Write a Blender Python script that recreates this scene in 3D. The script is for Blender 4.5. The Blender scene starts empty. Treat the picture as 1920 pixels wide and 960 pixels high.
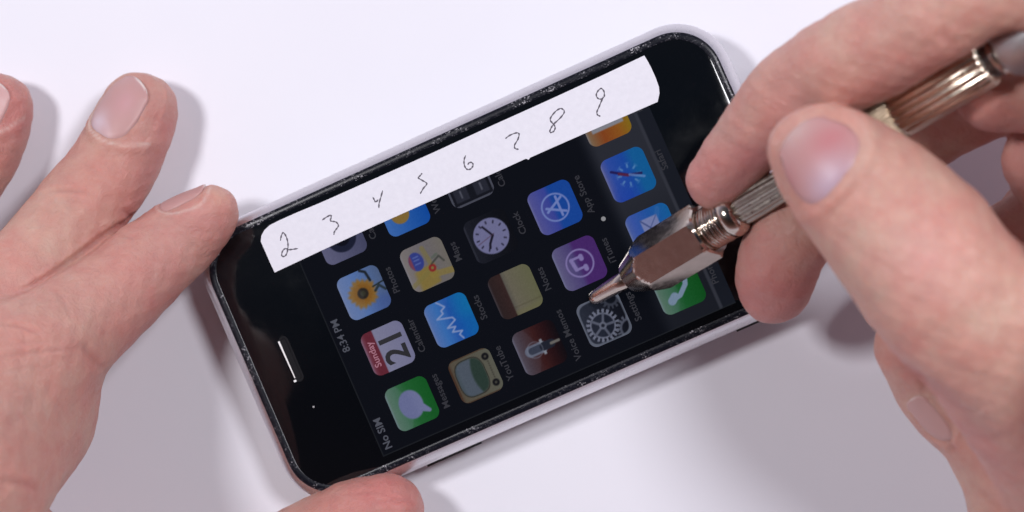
import bpy, math, random
import numpy as np
from mathutils import Vector, Matrix

random.seed(4); RNG = np.random.default_rng(4)
sc = bpy.context.scene
S = 0.001                       # everything below is written in millimetres
col = sc.collection

# ------------------------------------------------------------------ camera
CAM_D = 450.0
CAM_DIR = np.array([math.sin(0.12247), math.sin(-0.00401), 0.0]); CAM_DIR[2] = math.sqrt(1 - CAM_DIR[0]**2 - CAM_DIR[1]**2)
CAM_P = CAM_D * CAM_DIR
_xc = np.cross([0, 1, 0], CAM_DIR); _xc /= np.linalg.norm(_xc); _yc = np.cross(CAM_DIR, _xc)
FPX = 4271.6
cd = bpy.data.cameras.new('camera'); cam = bpy.data.objects.new('camera', cd); col.objects.link(cam)
cam.matrix_world = Matrix(((_xc[0], _yc[0], CAM_DIR[0], CAM_P[0]*S), (_xc[1], _yc[1], CAM_DIR[1], CAM_P[1]*S),
                           (_xc[2], _yc[2], CAM_DIR[2], CAM_P[2]*S), (0, 0, 0, 1)))
cd.lens = 36*FPX/1920; cd.sensor_width = 36; cd.clip_start = 0.02; cd.clip_end = 20
cd.dof.use_dof = True; cd.dof.focus_distance = 0.436; cd.dof.aperture_fstop = 12.5
sc.camera = cam

# ------------------------------------------------------------------ world, lamps, exposure
w = bpy.data.worlds.new('World'); sc.world = w; w.use_nodes = True
nt = w.node_tree; nt.nodes.clear()
tc = nt.nodes.new('ShaderNodeTexCoord'); sp = nt.nodes.new('ShaderNodeSeparateXYZ'); rp = nt.nodes.new('ShaderNodeValToRGB')
bg = nt.nodes.new('ShaderNodeBackground'); wo = nt.nodes.new('ShaderNodeOutputWorld')
nt.links.new(tc.outputs['Generated'], sp.inputs[0]); nt.links.new(sp.outputs['Z'], rp.inputs[0])
# the darker, browner side of the room is where the person sits (towards -Y), above table level
my = nt.nodes.new('ShaderNodeMapRange'); my.inputs[1].default_value = .05; my.inputs[2].default_value = -.35; nt.links.new(sp.outputs['Y'], my.inputs[0])
mz = nt.nodes.new('ShaderNodeMapRange'); mz.inputs[1].default_value = .22; mz.inputs[2].default_value = .38; nt.links.new(sp.outputs['Z'], mz.inputs[0])
mm = nt.nodes.new('ShaderNodeMath'); mm.operation = 'MULTIPLY'; nt.links.new(my.outputs[0], mm.inputs[0]); nt.links.new(mz.outputs[0], mm.inputs[1])
mc = nt.nodes.new('ShaderNodeMix'); mc.data_type = 'RGBA'; mc.blend_type = 'MULTIPLY'; nt.links.new(mm.outputs[0], mc.inputs[0]); nt.links.new(rp.outputs[0], mc.inputs[6]); mc.inputs[7].default_value = (.74, .43, .32, 1)
nt.links.new(mc.outputs[2], bg.inputs[0]); nt.links.new(bg.outputs[0], wo.inputs[0])
e = rp.color_ramp.elements
e[0].position = 0.0; e[0].color = (0.62, 0.58, 0.62, 1)
e[1].position = 0.95; e[1].color = (0.020, 0.028, 0.045, 1)
for p_, c_ in ((0.20, (0.60, 0.58, 0.70)), (0.42, (0.26, 0.24, 0.33)), (0.70, (0.08, 0.075, 0.085))):
    m_ = rp.color_ramp.elements.new(p_); m_.color = (*c_, 1)
bg.inputs[1].default_value = 1.12

def lamp(name, loc, size, power, color, target=(0, 0, 0)):
    ld = bpy.data.lights.new(name, 'AREA'); ld.shape = 'DISK'; ld.size = size*S; ld.energy = power; ld.color = color
    o = bpy.data.objects.new(name, ld); col.objects.link(o); o.location = Vector(loc)*S
    o.rotation_euler = (Vector(target) - Vector(loc)).to_track_quat('-Z', 'Y').to_euler()
    return o
lamp('lamp_key', (-290, 130, 560), 110, 2.1, (0.99, 0.97, 1.0))
lamp('lamp_second', (300, 190, 560), 150, 2.7, (0.96, 0.955, 1.0))
sc.view_settings.view_transform = 'Standard'; sc.view_settings.look = 'None'
sc.view_settings.exposure = 0.0; sc.view_settings.gamma = 1.0

# ------------------------------------------------------------------ helpers
def P(px, py, z):
    """point of the photograph's pixel (1920 wide) at height z mm"""
    d = _xc*((px - 960)/FPX) + _yc*((480 - py)/FPX) - CAM_DIR
    t = (z - CAM_P[2])/d[2]
    return CAM_P + t*d
def pxmm(px, py, z):
    q = P(px, py, z) - CAM_P
    return -(q @ CAM_DIR)/FPX                      # mm per photo pixel there
def lin(c):
    c = np.asarray(c, float)/255
    return np.where(c <= .04045, c/12.92, ((c + .055)/1.055)**2.4)
def link(me, name, mats=(), parent=None, smooth=True):
    o = bpy.data.objects.new(name, me); col.objects.link(o)
    for m in (mats if isinstance(mats, (list, tuple)) else [mats]): me.materials.append(m)
    if smooth:
        me.polygons.foreach_set('use_smooth', [True]*len(me.polygons))
    if parent is not None:
        o.parent = parent; o.matrix_parent_inverse = parent.matrix_world.inverted()
    return o
def mesh(V, F, name='m'):
    me = bpy.data.meshes.new(name); me.from_pydata([tuple(v) for v in np.asarray(V, float)*S], [], [tuple(int(i) for i in f) for f in F]); me.update()
    return me
def fast_mesh(V, Q, name='m'):
    V = np.asarray(V, float)*S; Q = np.asarray(Q, np.int32)
    me = bpy.data.meshes.new(name); me.vertices.add(len(V)); me.vertices.foreach_set('co', V.ravel())
    me.loops.add(Q.size); me.loops.foreach_set('vertex_index', Q.ravel())
    me.polygons.add(len(Q)); me.polygons.foreach_set('loop_start', np.arange(len(Q), dtype=np.int32)*Q.shape[1])
    me.polygons.foreach_set('loop_total', np.full(len(Q), Q.shape[1], np.int32))
    me.update(calc_edges=True); me.validate()
    return me
def set_color(me, name, C):
    C = np.asarray(C, np.float32)
    if C.shape[1] == 3: C = np.hstack([C, np.ones((len(C), 1), np.float32)])
    a = me.color_attributes.new(name, 'FLOAT_COLOR', 'POINT'); a.data.foreach_set('color', C.ravel().astype(np.float32))
def empty(name, loc, label, cat, rz=0):
    o = bpy.data.objects.new(name, None); col.objects.link(o); o.location = Vector(loc)*S; o.rotation_euler = (0, 0, rz)
    o.empty_display_size = .01; o['label'] = label; o['category'] = cat
    bpy.context.view_layer.update()
    return o
def new_mat(name):
    m = bpy.data.materials.new(name); m.use_nodes = True
    return m, m.node_tree.nodes, m.node_tree.links, m.node_tree.nodes['Principled BSDF']
def simple(name, color, rough=.5, metal=0., spec=.5):
    m, n, l, b = new_mat(name)
    b.inputs['Base Color'].default_value = (*color, 1); b.inputs['Roughness'].default_value = rough
    b.inputs['Metallic'].default_value = metal; b.inputs['Specular IOR Level'].default_value = spec
    return m
def noise(n, l, scale, detail=4, rough=.6, coord='Object', dist=0.):
    t = n.new('ShaderNodeTexCoord'); x = n.new('ShaderNodeTexNoise')
    x.inputs['Scale'].default_value = scale; x.inputs['Detail'].default_value = detail; x.inputs['Roughness'].default_value = rough
    x.inputs['Distortion'].default_value = dist
    l.new(t.outputs[coord], x.inputs['Vector']); return x
def ramp(n, l, src, stops):
    r = n.new('ShaderNodeValToRGB'); l.new(src, r.inputs[0]); el = r.color_ramp.elements
    for i, (p, c) in enumerate(stops):
        c = (c, c, c, 1) if np.isscalar(c) else (*c, 1)
        if i < 2: el[i].position = p; el[i].color = c
        else: k = el.new(p); k.color = c
    return r
def bump(n, l, b, src, strength, dist, prev=None):
    k = n.new('ShaderNodeBump'); k.inputs['Strength'].default_value = strength; k.inputs['Distance'].default_value = dist*S
    l.new(src, k.inputs['Height'])
    if prev is not None: l.new(prev.outputs[0], k.inputs['Normal'])
    l.new(k.outputs[0], b.inputs['Normal']); return k

# ------------------------------------------------------------------ materials
def mat_table():
    m, n, l, b = new_mat('white_table'); x = noise(n, l, 14, 3); r = ramp(n, l, x.outputs[0], [(.3, (.770, .765, .832)), (.7, (.790, .785, .850))])
    l.new(r.outputs[0], b.inputs['Base Color']); b.inputs['Roughness'].default_value = .55; b.inputs['Specular IOR Level'].default_value = .25
    y = noise(n, l, 1800, 3); bump(n, l, b, y.outputs[0], .12, .05); return m
def mat_paper():
    m, n, l, b = new_mat('label_paper'); x = noise(n, l, 900, 4)
    r = ramp(n, l, x.outputs[0], [(.25, (.68, .675, .74)), (.75, (.735, .73, .795))]); l.new(r.outputs[0], b.inputs['Base Color'])
    b.inputs['Roughness'].default_value = .75; bump(n, l, b, x.outputs[0], .35, .08); return m
def mat_chrome_worn(name, base, lo, hi, scale, speck=.62, dark=(.03, .03, .035)):
    """plated metal rubbed and nicked by pocket wear"""
    m, n, l, b = new_mat(name)
    x = noise(n, l, scale, 6, .75); r = ramp(n, l, x.outputs[0], [(.35, lo), (.70, hi)]); l.new(r.outputs[0], b.inputs['Roughness'])
    y = noise(n, l, scale*1.7, 5, .8); r2 = ramp(n, l, y.outputs[0], [(speck - .12, dark), (speck, base)])
    l.new(r2.outputs[0], b.inputs['Base Color']); b.inputs['Metallic'].default_value = 1.
    bump(n, l, b, y.outputs[0], .15, .03); return m
def mat_dust(name):
    m, n, l, b = new_mat(name)
    t = n.new('ShaderNodeTexCoord'); v = n.new('ShaderNodeTexVoronoi'); v.inputs['Scale'].default_value = 4300; l.new(t.outputs['Object'], v.inputs['Vector'])
    sx = n.new('ShaderNodeSeparateColor'); l.new(v.outputs['Color'], sx.inputs[0]); r1 = ramp(n, l, sx.outputs[0], [(.62, 0.), (.98, 1.)])
    big = noise(n, l, 230, 5, .75); r2 = ramp(n, l, big.outputs[0], [(.44, .16), (.70, 1.)])
    mu = n.new('ShaderNodeMath'); mu.operation = 'MULTIPLY'; l.new(r1.outputs[0], mu.inputs[0]); l.new(r2.outputs[0], mu.inputs[1])
    r = ramp(n, l, mu.outputs[0], [(.08, (.004, .005, .010)), (.85, (.40, .39, .42)), (.35, (.040, .040, .050))])
    l.new(r.outputs[0], b.inputs['Base Color']); b.inputs['Roughness'].default_value = .3; b.inputs['Specular IOR Level'].default_value = .3
    bump(n, l, b, mu.outputs[0], .6, .08); return m
def mat_brushed(name, color, rough, sc1=300):
    m, n, l, b = new_mat(name); x = noise(n, l, sc1, 4); r = ramp(n, l, x.outputs[0], [(.3, tuple(c*.85 for c in color)), (.7, color)])
    l.new(r.outputs[0], b.inputs['Base Color']); b.inputs['Metallic'].default_value = 1
    y = noise(n, l, sc1*5, 4); rr = ramp(n, l, y.outputs[0], [(.3, rough*.7), (.7, rough*1.4)]); l.new(rr.outputs[0], b.inputs['Roughness'])
    bump(n, l, b, y.outputs[0], .15, .03); return m
def mat_glass():
    m, n, l, b = new_mat('black_front_glass'); b.inputs['Base Color'].default_value = (.0018, .0028, .0045, 1)
    x = noise(n, l, 60, 5, .7); r = ramp(n, l, x.outputs[0], [(.42, .06), (.78, .15)]); l.new(r.outputs[0], b.inputs['Roughness'])
    b.inputs['Specular IOR Level'].default_value = .45; return m
def mat_screen(name):
    m, n, l, b = new_mat(name); b.inputs['Base Color'].default_value = (.002, .002, .003, 1); b.inputs['Roughness'].default_value = .08
    b.inputs['Specular IOR Level'].default_value = .4
    a = n.new('ShaderNodeVertexColor'); a.layer_name = 'Col'; l.new(a.outputs[0], b.inputs['Emission Color']); b.inputs['Emission Strength'].default_value = .64
    return m
def mat_glow(name, c):
    m, n, l, b = new_mat(name); b.inputs['Base Color'].default_value = (.002, .002, .003, 1); b.inputs['Roughness'].default_value = .12; b.inputs['Specular IOR Level'].default_value = .3
    b.inputs['Emission Color'].default_value = (*lin(c), 1); b.inputs['Emission Strength'].default_value = 1.; return m
def mat_skin():
    m, n, l, b = new_mat('skin')
    a = n.new('ShaderNodeVertexColor'); a.layer_name = 'Tone'
    x = noise(n, l, 210, 5, .65); r = ramp(n, l, x.outputs[0], [(.25, (.93, .80, .82)), (.75, (1.05, 1.14, 1.12))])
    bl = noise(n, l, 85, 4, .6); rb = ramp(n, l, bl.outputs[0], [(.32, (1.05, .90, .90)), (.68, (.99, 1.08, 1.06))])
    m0 = n.new('ShaderNodeMix'); m0.data_type = 'RGBA'; m0.blend_type = 'MULTIPLY'; m0.inputs[0].default_value = 1.; l.new(a.outputs[0], m0.inputs[6]); l.new(rb.outputs[0], m0.inputs[7])
    mx = n.new('ShaderNodeMix'); mx.data_type = 'RGBA'; mx.blend_type = 'MULTIPLY'; mx.inputs[0].default_value = 1.
    l.new(m0.outputs[2], mx.inputs[6]); l.new(r.outputs[0], mx.inputs[7])
    l.new(mx.outputs[2], b.inputs['Base Color'])
    b.inputs['Subsurface Weight'].default_value = .55; b.inputs['Subsurface Radius'].default_value = (1.0, .42, .28)
    b.inputs['Subsurface Scale'].default_value = 1.5*S
    y = noise(n, l, 1500, 3, .6); rr = ramp(n, l, y.outputs[0], [(.3, .38), (.7, .58)]); l.new(rr.outputs[0], b.inputs['Roughness'])
    b.inputs['Specular IOR Level'].default_value = .48
    v = n.new('ShaderNodeTexVoronoi'); v.inputs['Scale'].default_value = 1150; t = n.new('ShaderNodeTexCoord')
    l.new(t.outputs['Object'], v.inputs['Vector'])
    k1 = bump(n, l, b, v.outputs['Distance'], .45, .12)
    z = noise(n, l, 420, 6, .72, dist=1.2); k2 = bump(n, l, b, z.outputs[0], .85, .42, k1)
    q = noise(n, l, 700, 3, .6, dist=.5); rq = ramp(n, l, q.outputs[0], [(.46, 1.), (.54, 1.), (.5, 0.)]); bump(n, l, b, rq.outputs[0], .30, .12, k2)
    return m
def mat_nail():
    m, n, l, b = new_mat('nail'); a = n.new('ShaderNodeVertexColor'); a.layer_name = 'Tone'; l.new(a.outputs[0], b.inputs['Base Color'])
    b.inputs['Roughness'].default_value = .42; b.inputs['Specular IOR Level'].default_value = .35; b.inputs['Subsurface Weight'].default_value = .3
    b.inputs['Subsurface Radius'].default_value = (1, .5, .4); b.inputs['Subsurface Scale'].default_value = 1.2*S
    x = noise(n, l, 330, 4); bump(n, l, b, x.outputs[0], .2, .1); return m
M = dict(table=mat_table(), paper=mat_paper(), ink=simple('ink', (.085, .075, .10), .6),
         bezel=mat_chrome_worn('worn_chrome', (.70, .685, .71), .26, .38, 1500, .33, (.55, .53, .55)),
         rim=mat_dust('worn_rim'), back=mat_brushed('silver_back', (.50, .47, .48), .38),
         black=simple('black_plastic', (.015, .015, .018), .45), glass=mat_glass(), screen=mat_screen('lit_screen'),
         cap=mat_glow('caption_grey', (50, 50, 56)), stat=mat_glow('status_grey', (76, 78, 88)), dot=mat_glow('dot_white', (134, 134, 138)),
         slot=simple('glint_white', (.86, .86, .86), .35), sensor=simple('sensor_window', (.35, .35, .36), .4), mesh=simple('speaker_mesh', (.010, .010, .012), .7, 0, .1),  # slot: flat white for the glint painted on the earpiece edge
         nickel=mat_brushed('polished_nickel', (.64, .56, .49), .15, 160), gold=mat_brushed('warm_brass_nickel', (.78, .68, .56), .20, 160),
         sleeve=mat_brushed('knurled_brass', (.36, .28, .20), .45, 300), olive=mat_brushed('dull_steel', (.42, .39, .34), .36, 240), dark=mat_brushed('dark_steel', (.16, .16, .16), .3, 200),
         grey=mat_brushed('grey_aluminium', (.52, .52, .53), .42, 200), skin=mat_skin(), nail=mat_nail())

# ------------------------------------------------------------------ the table
me = mesh([(-900, -700, 0), (900, -700, 0), (900, 700, 0), (-900, 700, 0)], [(0, 1, 2, 3)])
tb = link(me, 'table_surface', M['table'], smooth=False); tb['kind'] = 'structure'; tb['label'] = 'smooth white tabletop'

# ------------------------------------------------------------------ the phone
ROT = 0.415344; SX, SY = 0.2949, -1.2089; PXM = 0.1542
phone = empty('smartphone', (SX, SY, 0), 'black smartphone with worn chrome rim and lit icon screen, lying on the white table', 'phone', ROT)
PM = np.array(phone.matrix_world)[:3, :3]
def rrect(hx0, hx1, hy, r, inset, seg=14):
    pts = []
    x0, x1, y0, y1 = hx0 + inset, hx1 - inset, -hy + inset, hy - inset; r = max(r - inset, .4)
    for (cx, cy, a0) in ((x1 - r, y1 - r, 0), (x0 + r, y1 - r, 90), (x0 + r, y0 + r, 180), (x1 - r, y0 + r, 270)):
        for i in range(seg + 1):
            a = math.radians(a0 + 90*i/seg); pts.append((cx + r*math.cos(a), cy + r*math.sin(a)))
    # long straight runs get extra points so wear and reflections stay smooth
    return pts
X0, X1, HY, RC = -56.9, 54.9, 29.7, 11.0
def to_local(o):  # meshes for the phone are written in its own frame
    o.matrix_parent_inverse = Matrix.Identity(4); return o
def loft(profile, name, mat, cap_top=False, cap_bot=False, parent=phone):
    V, F = [], []; n = None
    for (ins, z) in profile:
        ring = rrect(X0, X1, HY, RC, ins); n = len(ring); V += [(x, y, z) for x, y in ring]
    for k in range(len(profile) - 1):
        for i in range(n):
            j = (i + 1) % n; F.append((k*n + i, k*n + j, (k + 1)*n + j, (k + 1)*n + i))
    if cap_top: F.append([(len(profile) - 1)*n + i for i in range(n)])
    if cap_bot: F.append([i for i in range(n)][::-1])
    o = link(mesh(V, F), name, mat, parent); to_local(o); return o
loft([(9, .05), (6, .5), (3.2, 1.7), (1.5, 3.6), (.75, 5.4), (.6, 6.6)], 'back_shell', M['back'], cap_bot=True)
loft([(.75, 6.4), (.8, 6.7), (.75, 7.0)], 'seam', M['black'])
loft([(.55, 6.9), (.18, 7.2), (.0, 7.8), (.08, 8.7), (.35, 9.6), (.85, 10.4), (1.45, 11.0), (1.95, 11.34)], 'bezel', M['bezel'])
loft([(1.93, 11.31), (2.2, 11.50), (2.5, 11.60), (2.9, 11.64), (3.25, 11.62), (3.4, 11.53)], 'inner_rim', M['rim'])
ZG = 11.55
loft([(3.3, 11.2), (3.3, ZG - .06), (3.4, ZG)], 'front_glass', M['glass'], cap_top=True)

def scr(u, v, z): return ((v - 240)*PXM, (u - 160)*PXM, z)
# display sheet: 320 x 480 picture points, its picture held in vertex colours
def grid_mesh(us, vs, z, colfn, name, parent, mask=None):
    U, Vv = np.meshgrid(us, vs, indexing='ij'); n0, n1 = U.shape
    V = np.stack([(Vv - 240)*PXM, (U - 160)*PXM, np.full_like(U, z)], -1).reshape(-1, 3)
    idx = np.arange(n0*n1).reshape(n0, n1)
    Q = np.stack([idx[:-1, :-1], idx[:-1, 1:], idx[1:, 1:], idx[1:, :-1]], -1).reshape(-1, 4)
    me = fast_mesh(V, Q); C = colfn(U.ravel(), Vv.ravel()); set_color(me, 'Col', lin(C))
    o = link(me, name, M['screen'], parent, smooth=False); to_local(o); return o
def sm(a, b, x): t = np.clip((x - a)/(b - a), 0, 1); return t*t*(3 - 2*t)
def mixc(C, m, c): return C*(1 - m[:, None]) + np.asarray(c, float)*m[:, None]
def disp_col(u, v):
    C = np.tile(np.array([9., 12, 19]), (len(u), 1))
    C = mixc(C, sm(378, 402, v)*(v < 463)*np.clip(.55 + .45*sm(60, 200, u), 0, 1), (48, 50, 59))
    C = mixc(C, ((v > 460) & (v < 464))*1., (58, 60, 70)); C = mixc(C, (v >= 464)*1., (28, 31, 40))
    C = mixc(C, ((v < .8) | (u < .8) | (u > 319.2))*1., (38, 41, 45))
    return C
display = grid_mesh(np.linspace(-1, 321, 162), np.linspace(-1, 481, 242), ZG + .025, disp_col, 'display', phone)

# --- icon pictures (x to the right, y down, 0..57)
def cir(x, y, cx, cy, r, w=.9): return 1 - sm(r - w, r + w, np.hypot(x - cx, y - cy))
def ring(x, y, cx, cy, r, t, w=.7): return 1 - sm(t - w, t + w, np.abs(np.hypot(x - cx, y - cy) - r))
def seg(x, y, pts, t, w=.7):
    m = np.zeros_like(x)
    for (ax, ay), (bx, by) in zip(pts[:-1], pts[1:]):
        dx, dy = bx - ax, by - ay; L = dx*dx + dy*dy + 1e-9
        k = np.clip(((x - ax)*dx + (y - ay)*dy)/L, 0, 1); m = np.maximum(m, 1 - sm(t - w, t + w, np.hypot(x - ax - k*dx, y - ay - k*dy)))
    return m
def rec(x, y, x0, y0, x1, y1, w=.7): return sm(x0 - w, x0 + w, x)*(1 - sm(x1 - w, x1 + w, x))*sm(y0 - w, y0 + w, y)*(1 - sm(y1 - w, y1 + w, y))
def ell(x, y, cx, cy, a, b, w=.08): return 1 - sm(1 - w, 1 + w, np.hypot((x - cx)/a, (y - cy)/b))
def grad(y, *stops):
    ys = [s[0] for s in stops]; return np.stack([np.interp(y, ys, [s[1][k] for s in stops]) for k in range(3)], 1)
def gloss(C, x, y, a=.16, r=(150, 155, 185)):
    g = (1 - sm(25, 28, y + .012*(x - 28)**2)); return mixc(C, g*a, r)
def edge(C, x, y, a=.35, c=(150, 158, 190)): return mixc(C, (1 - sm(.6, 3.2, y))*a, c)
def ic_messages(x, y):
    C = grad(y, (0, (98, 132, 112)), (14, (74, 122, 92)), (30, (36, 108, 52)), (57, (20, 98, 36))); C = gloss(C, x, y, .14)
    m = np.maximum(ell(x, y, 28, 27, 18.5, 15.5), seg(x, y, [(17, 38), (13, 46), (22, 40)], 2.4)); C = mixc(C, m, (120, 126, 172)); C = mixc(C, m*sm(24, 40, y)*.35, (140, 146, 186))
    return edge(C, x, y)
def ic_calendar(x, y):
    C = grad(y, (0, (150, 150, 178)), (57, (132, 132, 168))); top = 1 - sm(17, 18.4, y)
    C = mixc(C, top, (112, 44, 58)); C = mixc(C, (1 - sm(1, 8, y))*.5, (146, 100, 122))
    C = mixc(C, seg(x, y, [(9, 13), (9, 6), (13, 6), (12, 13)], .7)*.0, (150, 130, 150))
    return edge(C, x, y)
def ic_photos(x, y):
    C = grad(y, (0, (118, 142, 196)), (25, (98, 132, 196)), (57, (88, 108, 148))); C = mixc(C, (1 - sm(10, 26, x))*sm(20, 50, y)*.5, (66, 92, 170))
    th = np.arctan2(y - 27, x - 28); r = np.hypot(x - 28, y - 27); R = 17.6 + 1.1*np.cos(th*17) + 1.0*np.cos(th*5 + 1)
    C = mixc(C, (1 - sm(-3.2, 3.2, r - R)), (152, 112, 52)); C = mixc(C, (1 - sm(10, 15, r))*.6, (142, 92, 30)); C = mixc(C, 1 - sm(6, 8.4, r), (46, 40, 34)); C = mixc(C, (1 - sm(2, 5, r)), (62, 62, 48))
    C = mixc(C, seg(x, y, [(25, 43), (30, 50), (22, 56)], 1.6)*.8, (34, 44, 42)); C = mixc(C, seg(x, y, [(40, 42), (52, 40), (56, 34)], 1.7), (34, 40, 48)); C = mixc(C, seg(x, y, [(31, 42), (33, 57)], 1.), (38, 48, 48))
    return edge(gloss(C, x, y, .10), x, y)
def ic_camera(x, y):
    C = grad(y, (0, (112, 112, 146)), (57, (78, 80, 112))); C = mixc(C, cir(x, y, 28, 30, 19), (30, 34, 56)); C = mixc(C, cir(x, y, 28, 30, 11), (12, 14, 26)); return C
def ic_tv(x, y):
    C = grad(y, (0, (84, 66, 54)), (6, (98, 90, 76)), (57, (104, 104, 92))); C = mixc(C, ((x < 1.6) | (x > 55) | (y < 2.4))*.5, (74, 44, 26))
    k = 1 - sm(.92, 1.06, (np.abs((x - 28.5)/23)**3.2 + np.abs((y - 24)/18.5)**3.2)**(1/3.2)); C = mixc(C, k, (48, 66, 58))
    g = k*(1 - sm(23, 27, y - .01*(x - 28)**2)); C = mixc(C, g, (88, 98, 112)); C = mixc(C, g*(1 - sm(6, 12, y))*.6, (72, 86, 92))
    rk = np.abs((np.abs((x - 28.5)/23)**3.2 + np.abs((y - 24)/18.5)**3.2)**(1/3.2) - 1.03); C = mixc(C, (1 - sm(.0, .05, rk))*.7, (30, 28, 26))
    for cx in (11, 46): C = mixc(C, cir(x, y, cx, 49, 4.6), (20, 20, 22)); C = mixc(C, cir(x, y, cx, 49, 1.6), (80, 78, 70))
    for cx in range(18, 40, 3): C = mixc(C, cir(x, y, cx, 50, .9)*.7, (50, 46, 40))
    return C
def ic_stocks(x, y):
    C = grad(y, (0, (96, 128, 196)), (16, (56, 122, 204)), (30, (36, 96, 188)), (45, (20, 116, 190)), (57, (16, 122, 188))); C = mixc(C, (1 - sm(24, 28, y - .01*(x - 28)**2))*.12, (130, 150, 210))
    C = mixc(C, sm(20, 40, 57 - x)*sm(20, 40, y)*.25, (20, 70, 190))
    pts = [(2, 34), (8, 31), (11, 36), (14, 24), (19, 30), (21, 20), (27, 33), (31, 31), (36, 12), (40, 22), (44, 21), (47, 27), (53, 22), (56, 19)]
    return edge(mixc(C, seg(x, y, pts, 1.0, .8), (150, 170, 220)), x, y)
def ic_maps(x, y):
    C = grad(y, (0, (142, 134, 132)), (30, (122, 116, 122)), (57, (126, 120, 112)))
    C = mixc(C, seg(x, y, [(-4, 20), (60, 34)], 3.4)*.0, (158, 140, 70)); C = mixc(C, (1 - sm(11, 15, np.abs(x - 14 - (y - 28)*.12)))*sm(6, 14, y)*(1 - sm(34, 40, y))*.85, (150, 128, 58))
    C = mixc(C, seg(x, y, [(8, -2), (22, 34), (50, 30)], 3.)*.6, (140, 128, 72)); C = mixc(C, seg(x, y, [(14, 30), (10, 58)], 4.)*.7, (152, 132, 64))
    C = mixc(C, ell(x, y, 37, 17, 12, 9.5), (58, 70, 150)); C = mixc(C, ell(x, y, 37, 17, 12, 9.5)*(1 - sm(11, 13, y)), (132, 70, 92))
    for xx in (33, 38, 42): C = mixc(C, rec(x, y, xx, 14, xx + 1.4, 22)*.8, (110, 130, 196))
    C = mixc(C, ring(x, y, 22, 33, 3.4, 1.5), (150, 44, 44)); C = mixc(C, seg(x, y, [(27, 34), (33, 46), (25, 50)], 1.2)*.75, (62, 66, 60)); C = mixc(C, seg(x, y, [(34, 38), (36, 44)], 1.8)*.6, (90, 104, 90))
    return edge(C, x, y, .25)
def ic_weather(x, y):
    C = grad(y, (0, (70, 120, 200)), (57, (16, 84, 180))); C = mixc(C, cir(x, y, 24, 22, 12), (150, 120, 60)); return C
def ic_mic(x, y):
    C = grad(y, (0, (96, 88, 102)), (10, (76, 60, 68)), (28, (66, 30, 28)), (44, (40, 14, 15)), (57, (16, 8, 11))); C = gloss(C, x, y, .16, (110, 112, 130))
    
    C = mixc(C, seg(x, y, [(28, 16), (28, 32)], 7.2), (112, 118, 138)); C = mixc(C, seg(x, y, [(28, 18), (28, 30)], 4.6), (64, 70, 88)); C = mixc(C, rec(x, y, 18, 31, 38, 34.5), (150, 156, 170))
    C = mixc(C, seg(x, y, [(28, 34), (28, 44)], 5.4), (36, 40, 52)); C = mixc(C, seg(x, y, [(28, 44), (28, 54)], 1.8), (120, 116, 112)); C = mixc(C, ring(x, y, 28, 22, 10, .7)*.5, (132, 136, 156))
    return edge(C, x, y, .3)
def ic_notes(x, y):
    C = grad(y, (0, (40, 26, 22)), (18, (52, 30, 24)), (57, (52, 30, 24))); C = gloss(C, x, y, .08)
    pg = sm(18.5, 20.5, y); C2 = grad(y, (18, (96, 92, 86)), (26, (118, 112, 96)), (57, (112, 112, 82))); C = C*(1 - pg[:, None]) + C2*pg[:, None]
    C = mixc(C, rec(x, y, 10, 20, 11, 57)*.5, (80, 74, 52)); C = mixc(C, (1 - sm(3, 9, x))*pg*.4, (124, 122, 80))
    return edge(C, x, y, .2)
def ic_clock(x, y):
    C = grad(y, (0, (32, 34, 44)), (30, (17, 19, 26)), (57, (10, 11, 16))); C = mixc(C, ((y < 2.5) & (x > 4) & (x < 53))*.6, (56, 58, 70)); r = np.hypot(x - 28.5, y - 29)
    C = mixc(C, 1 - sm(22, 23.4, r), (126, 126, 168))
    for k in range(12):
        a = math.radians(30*k); C = mixc(C, seg(x, y, [(28.5 + 16.6*math.sin(a), 29 - 16.6*math.cos(a)), (28.5 + 19*math.sin(a), 29 - 19*math.cos(a))], 1.0), (52, 50, 74))
    C = mixc(C, seg(x, y, [(28.5, 31), (20, 24), (15, 22)], 1.5), (30, 28, 44)); C = mixc(C, seg(x, y, [(28.5, 31), (43, 23)], 1.3), (30, 28, 44)); C = mixc(C, seg(x, y, [(24, 10), (30, 33)], .6)*.6, (90, 60, 80))
    return C
def ic_calc(x, y):
    C = np.tile(np.array([20., 22, 30]), (len(x), 1)); q = np.maximum(np.abs(x - 28.5), np.abs(y - 28.5)); C = mixc(C, (q > 26)*.8, (98, 100, 116))
    for cx in (15, 42):
        for cy in (15, 42): C = mixc(C, rec(x, y, cx - 9, cy - 9, cx + 9, cy + 9), (44, 46, 58)); C = mixc(C, rec(x, y, cx - 5, cy - 1, cx + 5, cy + 1), (96, 98, 112))
    return C
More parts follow.
